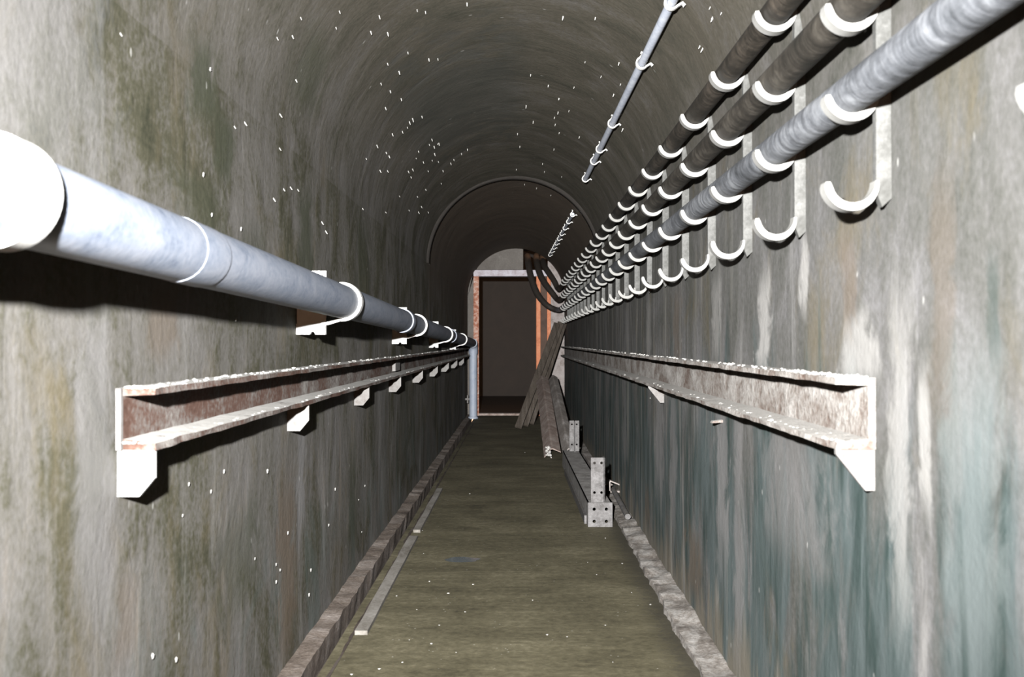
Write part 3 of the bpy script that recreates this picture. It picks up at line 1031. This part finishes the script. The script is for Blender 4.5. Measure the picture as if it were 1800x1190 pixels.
for (px_, py_) in pix:
    q = march(px_, py_)
    cx, r = arch_c(q.y)
    if q.z > SPRING + .1:
        n_in = Vector((cx - q.x, 0, SPRING - q.z)).normalized()
    else:
        n_in = Vector((1 if q.x < 0 else -1, 0, .0))
    p = q + n_in * .003
    o = drip0 if first else drip0.copy()
    if not first: C.objects.link(o)
    first = False
    # drips grow out of the plaster and hang: lean from the surface towards the vertical
    dirv = (n_in * .75 + Vector((0, 0, -1))).normalized()
    o.rotation_mode = 'QUATERNION'
    o.rotation_quaternion = Vector((0, 0, -1)).rotation_difference(dirv)
    s_ = random.uniform(.5, .85) * min(1.0, .3 + .16 * q.y)
    o.location = p - n_in * .004
    o.scale = (s_, s_, s_ * random.uniform(.8, 1.25))
    tag(o, 'short white lime drip hanging from the plaster of the vault', 'lime drip', 'white lime drips on the vault')
    nd += 1
fl = [(460 + x / 2.53, 720 + y / 2.53) for x, y in [(427, 402), (441, 545), (205, 825), (322, 355), (455, 340), (293, 515), (75, 715), (213, 715), (57, 690), (18, 275), (110, 550)]]
fl += [(x / 3.6, 900 + y / 3.6) for x, y in [(1140, 25), (1602, 298), (950, 915), (1738, 335), (1100, 938), (1765, 370), (1738, 445)]]
fl += [(180 + x / 4.25, 620 + y / 4.25) for x, y in [(628, 985), (795, 1040), (1222, 888), (893, 890)]]
fl += [(353, 306), (368, 377), (420, 402), (411, 562), (365, 120), (1144, 700), (1171, 686)]
first = True
for (px_, py_) in fl:
    q = march(px_, py_)
    o = fleck0 if first else fleck0.copy()
    if not first: C.objects.link(o)
    first = False
    o.location = q + Vector((.004 if q.x < 0 else -.004, 0, 0))
    o.rotation_euler = (random.uniform(-.4, .4), 0, 0)
    s_ = random.uniform(.4, .8)
    o.scale = (s_, s_, s_)
    tag(o, 'small white lime fleck stuck on a tunnel side wall', 'lime fleck', 'white lime flecks on the side walls')

# ------------------------------------------------------------------ things on the floor at right
# steel support frame: a box beam with a drilled end plate and two drilled uprights
yA, yB = 5.80, 8.62
pA = Vector((P(1055, 0, yA).x, yA, 0)); pB = Vector((P(1001, 0, yB).x + .01, yB, 0))
dirb = (pB - pA).normalized(); L = (pB - pA).length
ang = math.atan2(-dirb.x, dirb.y)
R4 = Matrix.Translation(pA) @ Matrix.Rotation(ang, 4, 'Z')
W, HB = .142, .138
d = thing('steel_beam', pA, 'grey zinc-coated box beam on the floor with two drilled upright plates', 'steel beam')


def xf(mm):
    mm.v = [tuple(R4 @ Vector(v)) for v in mm.v]
    return mm


m = MB()
w = W / 2; tk = .008
for (a, b, c_, e) in ((-w, w, HB - tk, HB), (-w, -w + tk, 0.0, HB), (w - tk, w, 0.0, HB)):
    m.box(a, b, 0.012, L, c_, e)
xf(m).build('beam', M['galv_top'], d)
# low side flange at the left of the beam
m = MB(); m.box(-w - .014, -w - .001, .10, L * .8, 0.0, .05)
xf(m).build('side_flange', M['galv'], d)
m = MB()
hx = w; hr = .0095
m.plate([(-w, 0, 0, HB * .47, hr), (0, w, 0, HB * .47, hr), (-w, 0, HB * .47, HB + .004, hr), (0, w, HB * .47, HB + .004, hr)], .011, Matrix.Identity(4))
xf(m).build('end_plate', M['galv'], d)
for q, (yy, x0, hh) in enumerate([(.03, -.052, .262), (L - .08, -.015, .262)]):
    m = MB()
    ww = .083
    T = Matrix.Translation((x0, yy, HB))
    m.plate([(0, ww / 2, hh * .76, hh, .008), (ww / 2, ww, hh * .76, hh, .008), (0, ww, hh * .34, hh * .76, 0),
             (0, ww / 2, hh * .10, hh * .34, .008), (ww / 2, ww, hh * .10, hh * .34, .008), (0, ww, 0, hh * .10, 0)], .009, T)
    if q == 0:
        m.box(x0 + ww - .009, x0 + ww, yy, yy + .075, HB, HB + hh)
    else:
        m.box(x0 + ww * .46, x0 + ww * .46 + .008, yy - .07, yy, HB, HB + hh)
    xf(m).build('upright', M['galv'], d)


def member(name, p0, p1, w, h, label, mat, cat, roll=0.0, kind='L', group=None):
    """a long angle, channel or plank from p0 to p1 (p = middle of its underside)"""
    p0, p1 = Vector(p0), Vector(p1)
    t_ = (p1 - p0).normalized(); L = (p1 - p0).length
    side = t_.cross(Vector((0, 0, 1))).normalized()
    up = side.cross(t_)
    side, up = side * math.cos(roll) + up * math.sin(roll), up * math.cos(roll) - side * math.sin(roll)
    mm = MB()
    th = .007

    def bx(a, b, c_, e, ragged=0):
        N = 14
        base = len(mm.v)
        for i in range(N + 1):
            s_ = L * i / N
            for (u, v) in ((a, c_), (b, c_), (b, e), (a, e)):
                j = .0018 * noise.noise(Vector((s_ * 4, u * 60, v * 60)))
                mm.v.append(tuple(p0 + t_ * s_ + side * (u + j) + up * (v + j)))
        for i in range(N):
            for j in range(4):
                j2 = (j + 1) % 4
                mm.f.append((base + i * 4 + j, base + i * 4 + j2, base + (i + 1) * 4 + j2, base + (i + 1) * 4 + j))
        mm.f.append(tuple(base + j for j in range(4))); mm.f.append(tuple(base + N * 4 + j for j in range(4)))
    if kind == 'V':          # a folded channel seen ridge up
        out = [(-w / 2, 0), (-.012, h), (.004, h), (w / 2, h * .62), (w / 2, h * .62 - .008), (.002, h - .010), (-.010, h - .010), (-w / 2 + .008, 0)]
        n = len(out); N = 20
        for i in range(N + 1):
            for (u, v) in out:
                j = .0022 * noise.noise(Vector((L * i / N * 5, u * 50, v * 50)))
                mm.v.append(tuple(p0 + t_ * (L * i / N) + side * (u + j) + up * (v + j)))
        for i in range(N):
            for j in range(n):
                j2 = (j + 1) % n
                mm.f.append((i * n + j, i * n + j2, (i + 1) * n + j2, (i + 1) * n + j))
        for base in (0, N * n):
            mm.f += [tuple(base + q for q in (0, 1, 6, 7)), tuple(base + q for q in (1, 2, 5, 6)), tuple(base + q for q in (2, 3, 4, 5))]
    if kind == 'L':
        bx(-w / 2, w / 2, h - th, h); bx(-w / 2, -w / 2 + th, 0, h)
    elif kind == 'U':
        bx(-w / 2, w / 2, h - th, h); bx(-w / 2, -w / 2 + th, 0, h); bx(w / 2 - th, w / 2, 0, h)
    elif kind == 'plank':
        bx(-w / 2, w / 2, 0, h)
    o = mm.build(name, M[mat], origin=tuple(p0))
    return tag(o, label, cat, group), mm


# leaning planks in front of the end of the right wall
pl = [((-.03, 12.25, .012), (P(979, 0, 13.6).x, 13.60, P(0, 570, 13.6).z), 'dark plank leaning in front of the doorway, outermost at left of its bundle'),
      ((.055, 12.55, .012), (P(986, 0, 13.7).x, 13.70, P(0, 568, 13.7).z), 'dark plank leaning beside the doorway, middle one of the bundle'),
      ((.13, 12.85, .012), (P(991, 0, 13.8).x, 13.80, P(0, 570, 13.8).z), 'dark plank leaning beside the doorway, nearest the right wall')]
for a, b, lab in pl:
    member('plank', a, b, .085, .026, lab, 'plank', 'plank', roll=-.35, kind='plank', group='planks leaning beside the doorway')
# two channels propped on the planks
o, mm = member('steel_channel', (P(971, 0, 9.25).x, 9.25, .004), (P(953, 0, 12.7).x, 12.7, .56), .155, .085,
               'rusty brown steel channel with a crumbled near end, propped on the leaning planks', 'channel', 'steel channel', roll=0, kind='V')
lm = MB()
for i in range(16):
    lm.lump((P(966, 0, 9.2).x + random.uniform(-.03, .03), 9.22 + random.uniform(-.01, .02), .05 + random.uniform(-.045, .05)), random.uniform(.008, .016))
o2 = lm.build('lime_crust', M['lime'], o); o2['label'] = 'white crumbs stuck on the near end'; o2['kind'] = 'stuff'
member('steel_channel', (P(1001, 0, 8.95).x - .0, 8.95, .05), (P(972, 0, 12.9).x, 12.9, .575), .115, .07,
       'grey weathered steel channel lying between the brown channel and the right wall', 'channel_grey', 'steel channel', roll=0, kind='V')
# angle lying between the beam and the wall
member('angle_iron', (.606, 6.9, .040), (.585, 8.9, .036), .06, .05,
       'thin angle iron on the floor between the box beam and the right wall', 'channel_grey', 'angle iron', kind='L')
# short rod and broken clip on the edging
m = MB()
a = Vector((P(1107, 0, 5.78).x - .01, 5.80, .060)); b = Vector((P(1079, 0, 6.7).x + .0, 6.75, .075))
m.tube([a, a.lerp(b, .5), b], .017, 14)
tag(m.build('steel_rod', M['galv'], smooth=50), 'short grey rod lying on the pale edging right of the box beam', 'rod')
m = MB()
q = Vector((P(1079, 0, 6.75).x + .01, 6.72, .09))
m.box(q.x - .045, q.x + .04, q.y, q.y + .05, q.z - .03, q.z - .018); m.box(q.x - .045, q.x - .037, q.y, q.y + .05, q.z - .03, q.z + .045)
m.add([(q.x - .04, q.y, q.z + .045), (q.x + .045, q.y + .01, q.z + .01), (q.x + .045, q.y + .05, q.z + .01), (q.x - .04, q.y + .05, q.z + .045),
       (q.x - .04, q.y, q.z + .053), (q.x + .045, q.y + .01, q.z + .018), (q.x + .045, q.y + .05, q.z + .018), (q.x - .04, q.y + .05, q.z + .053)],
      [(3, 2, 1, 0), (4, 5, 6, 7), (0, 1, 5, 4), (1, 2, 6, 5), (2, 3, 7, 6), (3, 0, 4, 7)])
tag(m.build('broken_clip', M['channel_grey']), 'small bent broken metal clip at the far end of the grey rod', 'clip')

# chips and a puddle on the floor
chips = [(900 + x / 2.429, 700 + y / 2.429) for x, y in [(398, 597), (322, 700), (361, 753), (470, 705), (235, 1018), (398, 968), (510, 828), (88, 862), (150, 1010), (590, 880), (55, 232), (560, 690), (430, 1125)]]
chips += [(460 + x / 2.53, 720 + y / 2.53) for x, y in [(755, 1043), (657, 1025), (625, 1125), (523, 1155), (600, 830), (715, 538), (745, 765), (830, 818), (865, 1080), (905, 900), (690, 890), (940, 778), (400, 1180), (790, 960), (720, 640), (925, 375)]]
cm = MB(); cm.lump((0, 0, 0), .008, (1.3, 1.0, .45))
chip0 = cm.build('floor_chip', M['lime'], smooth=60)
first = True
for (px_, py_) in chips:
    y = H * F / (py_ - VY)
    o = chip0 if first else chip0.copy()
    if not first: C.objects.link(o)
    first = False
    s_ = random.uniform(.3, .7)
    o.location = ((px_ - VX) * y / F, y, .0025 * s_)
    o.rotation_euler = (0, 0, random.uniform(0, 6)); o.scale = (s_,) * 3
    tag(o, 'small pale chip of plaster lying on the concrete floor', 'chip', 'plaster chips on the floor')
m = MB()
N = 28
vs = [(0, 0, .0015)]
for i in range(N):
    a = 2 * PI * i / N
    k = 1 + .25 * noise.noise(Vector((math.cos(a) * 1.5, math.sin(a) * 1.5, 2)))
    vs.append((.085 * k * math.cos(a), .06 * k * math.sin(a), .001))
m.add(vs, [(0, i + 1, (i + 1) % N + 1) for i in range(N)])
o = m.build('puddle', M['water'], smooth=180); o.location = (P(812, 0, 4.9).x, 4.92, 0.0005)
tag(o, 'small shallow puddle on the concrete floor left of centre', 'puddle')

# ------------------------------------------------------------------ light, world, camera
L_ = bpy.data.lights.new('flash', 'SPOT')
L_.energy = 760
L_.color = (1.0, 0.985, 0.965)
L_.spot_size = math.radians(105); L_.spot_blend = 1.0
L_.shadow_soft_size = 0.022
L_.use_nodes = True
nt = L_.node_tree; nt.nodes.clear()
lo = nt.nodes.new('ShaderNodeOutputLight'); em = nt.nodes.new('ShaderNodeEmission'); fo = nt.nodes.new('ShaderNodeLightFalloff')
fo.inputs['Strength'].default_value = 0.80
f2 = nt.nodes.new('ShaderNodeLightFalloff'); f2.inputs['Strength'].default_value = 0.55
ad = nt.nodes.new('ShaderNodeMath'); ad.operation = 'ADD'
nt.links.new(fo.outputs['Linear'], ad.inputs[0]); nt.links.new(f2.outputs['Quadratic'], ad.inputs[1]); nt.links.new(ad.outputs[0], em.inputs['Strength']); nt.links.new(em.outputs[0], lo.inputs[0])
fl_ = bpy.data.objects.new('flash', L_); C.objects.link(fl_)
fl_.location = (-.19, -.02, H + .23); fl_.rotation_euler = (math.radians(90), 0, 0)

wd = bpy.data.worlds.new('World'); S.world = wd; wd.use_nodes = True
bg = wd.node_tree.nodes['Background']
bg.inputs[0].default_value = (0.80, 0.46, 0.27, 1); bg.inputs[1].default_value = 3.5  # brown fill through the open tunnel end behind, added to lift the shadows

cam = bpy.data.cameras.new('Camera')
cam.sensor_width = 36; cam.lens = 35; cam.clip_start = .02
co = bpy.data.objects.new('Camera', cam); C.objects.link(co)
co.location = (0, 0, H)
co.rotation_euler = (PI / 2 + math.atan(5 / F), 0, math.atan(15 / F))
cam.dof.use_dof = True; cam.dof.focus_distance = 5.5; cam.dof.aperture_fstop = 6.3
S.camera = co

S.view_settings.view_transform = 'Standard'
S.view_settings.look = 'None'
S.view_settings.exposure = 0.0
S.view_settings.gamma = 1.0
S.cycles.max_bounces = 8
S.cycles.diffuse_bounces = 0
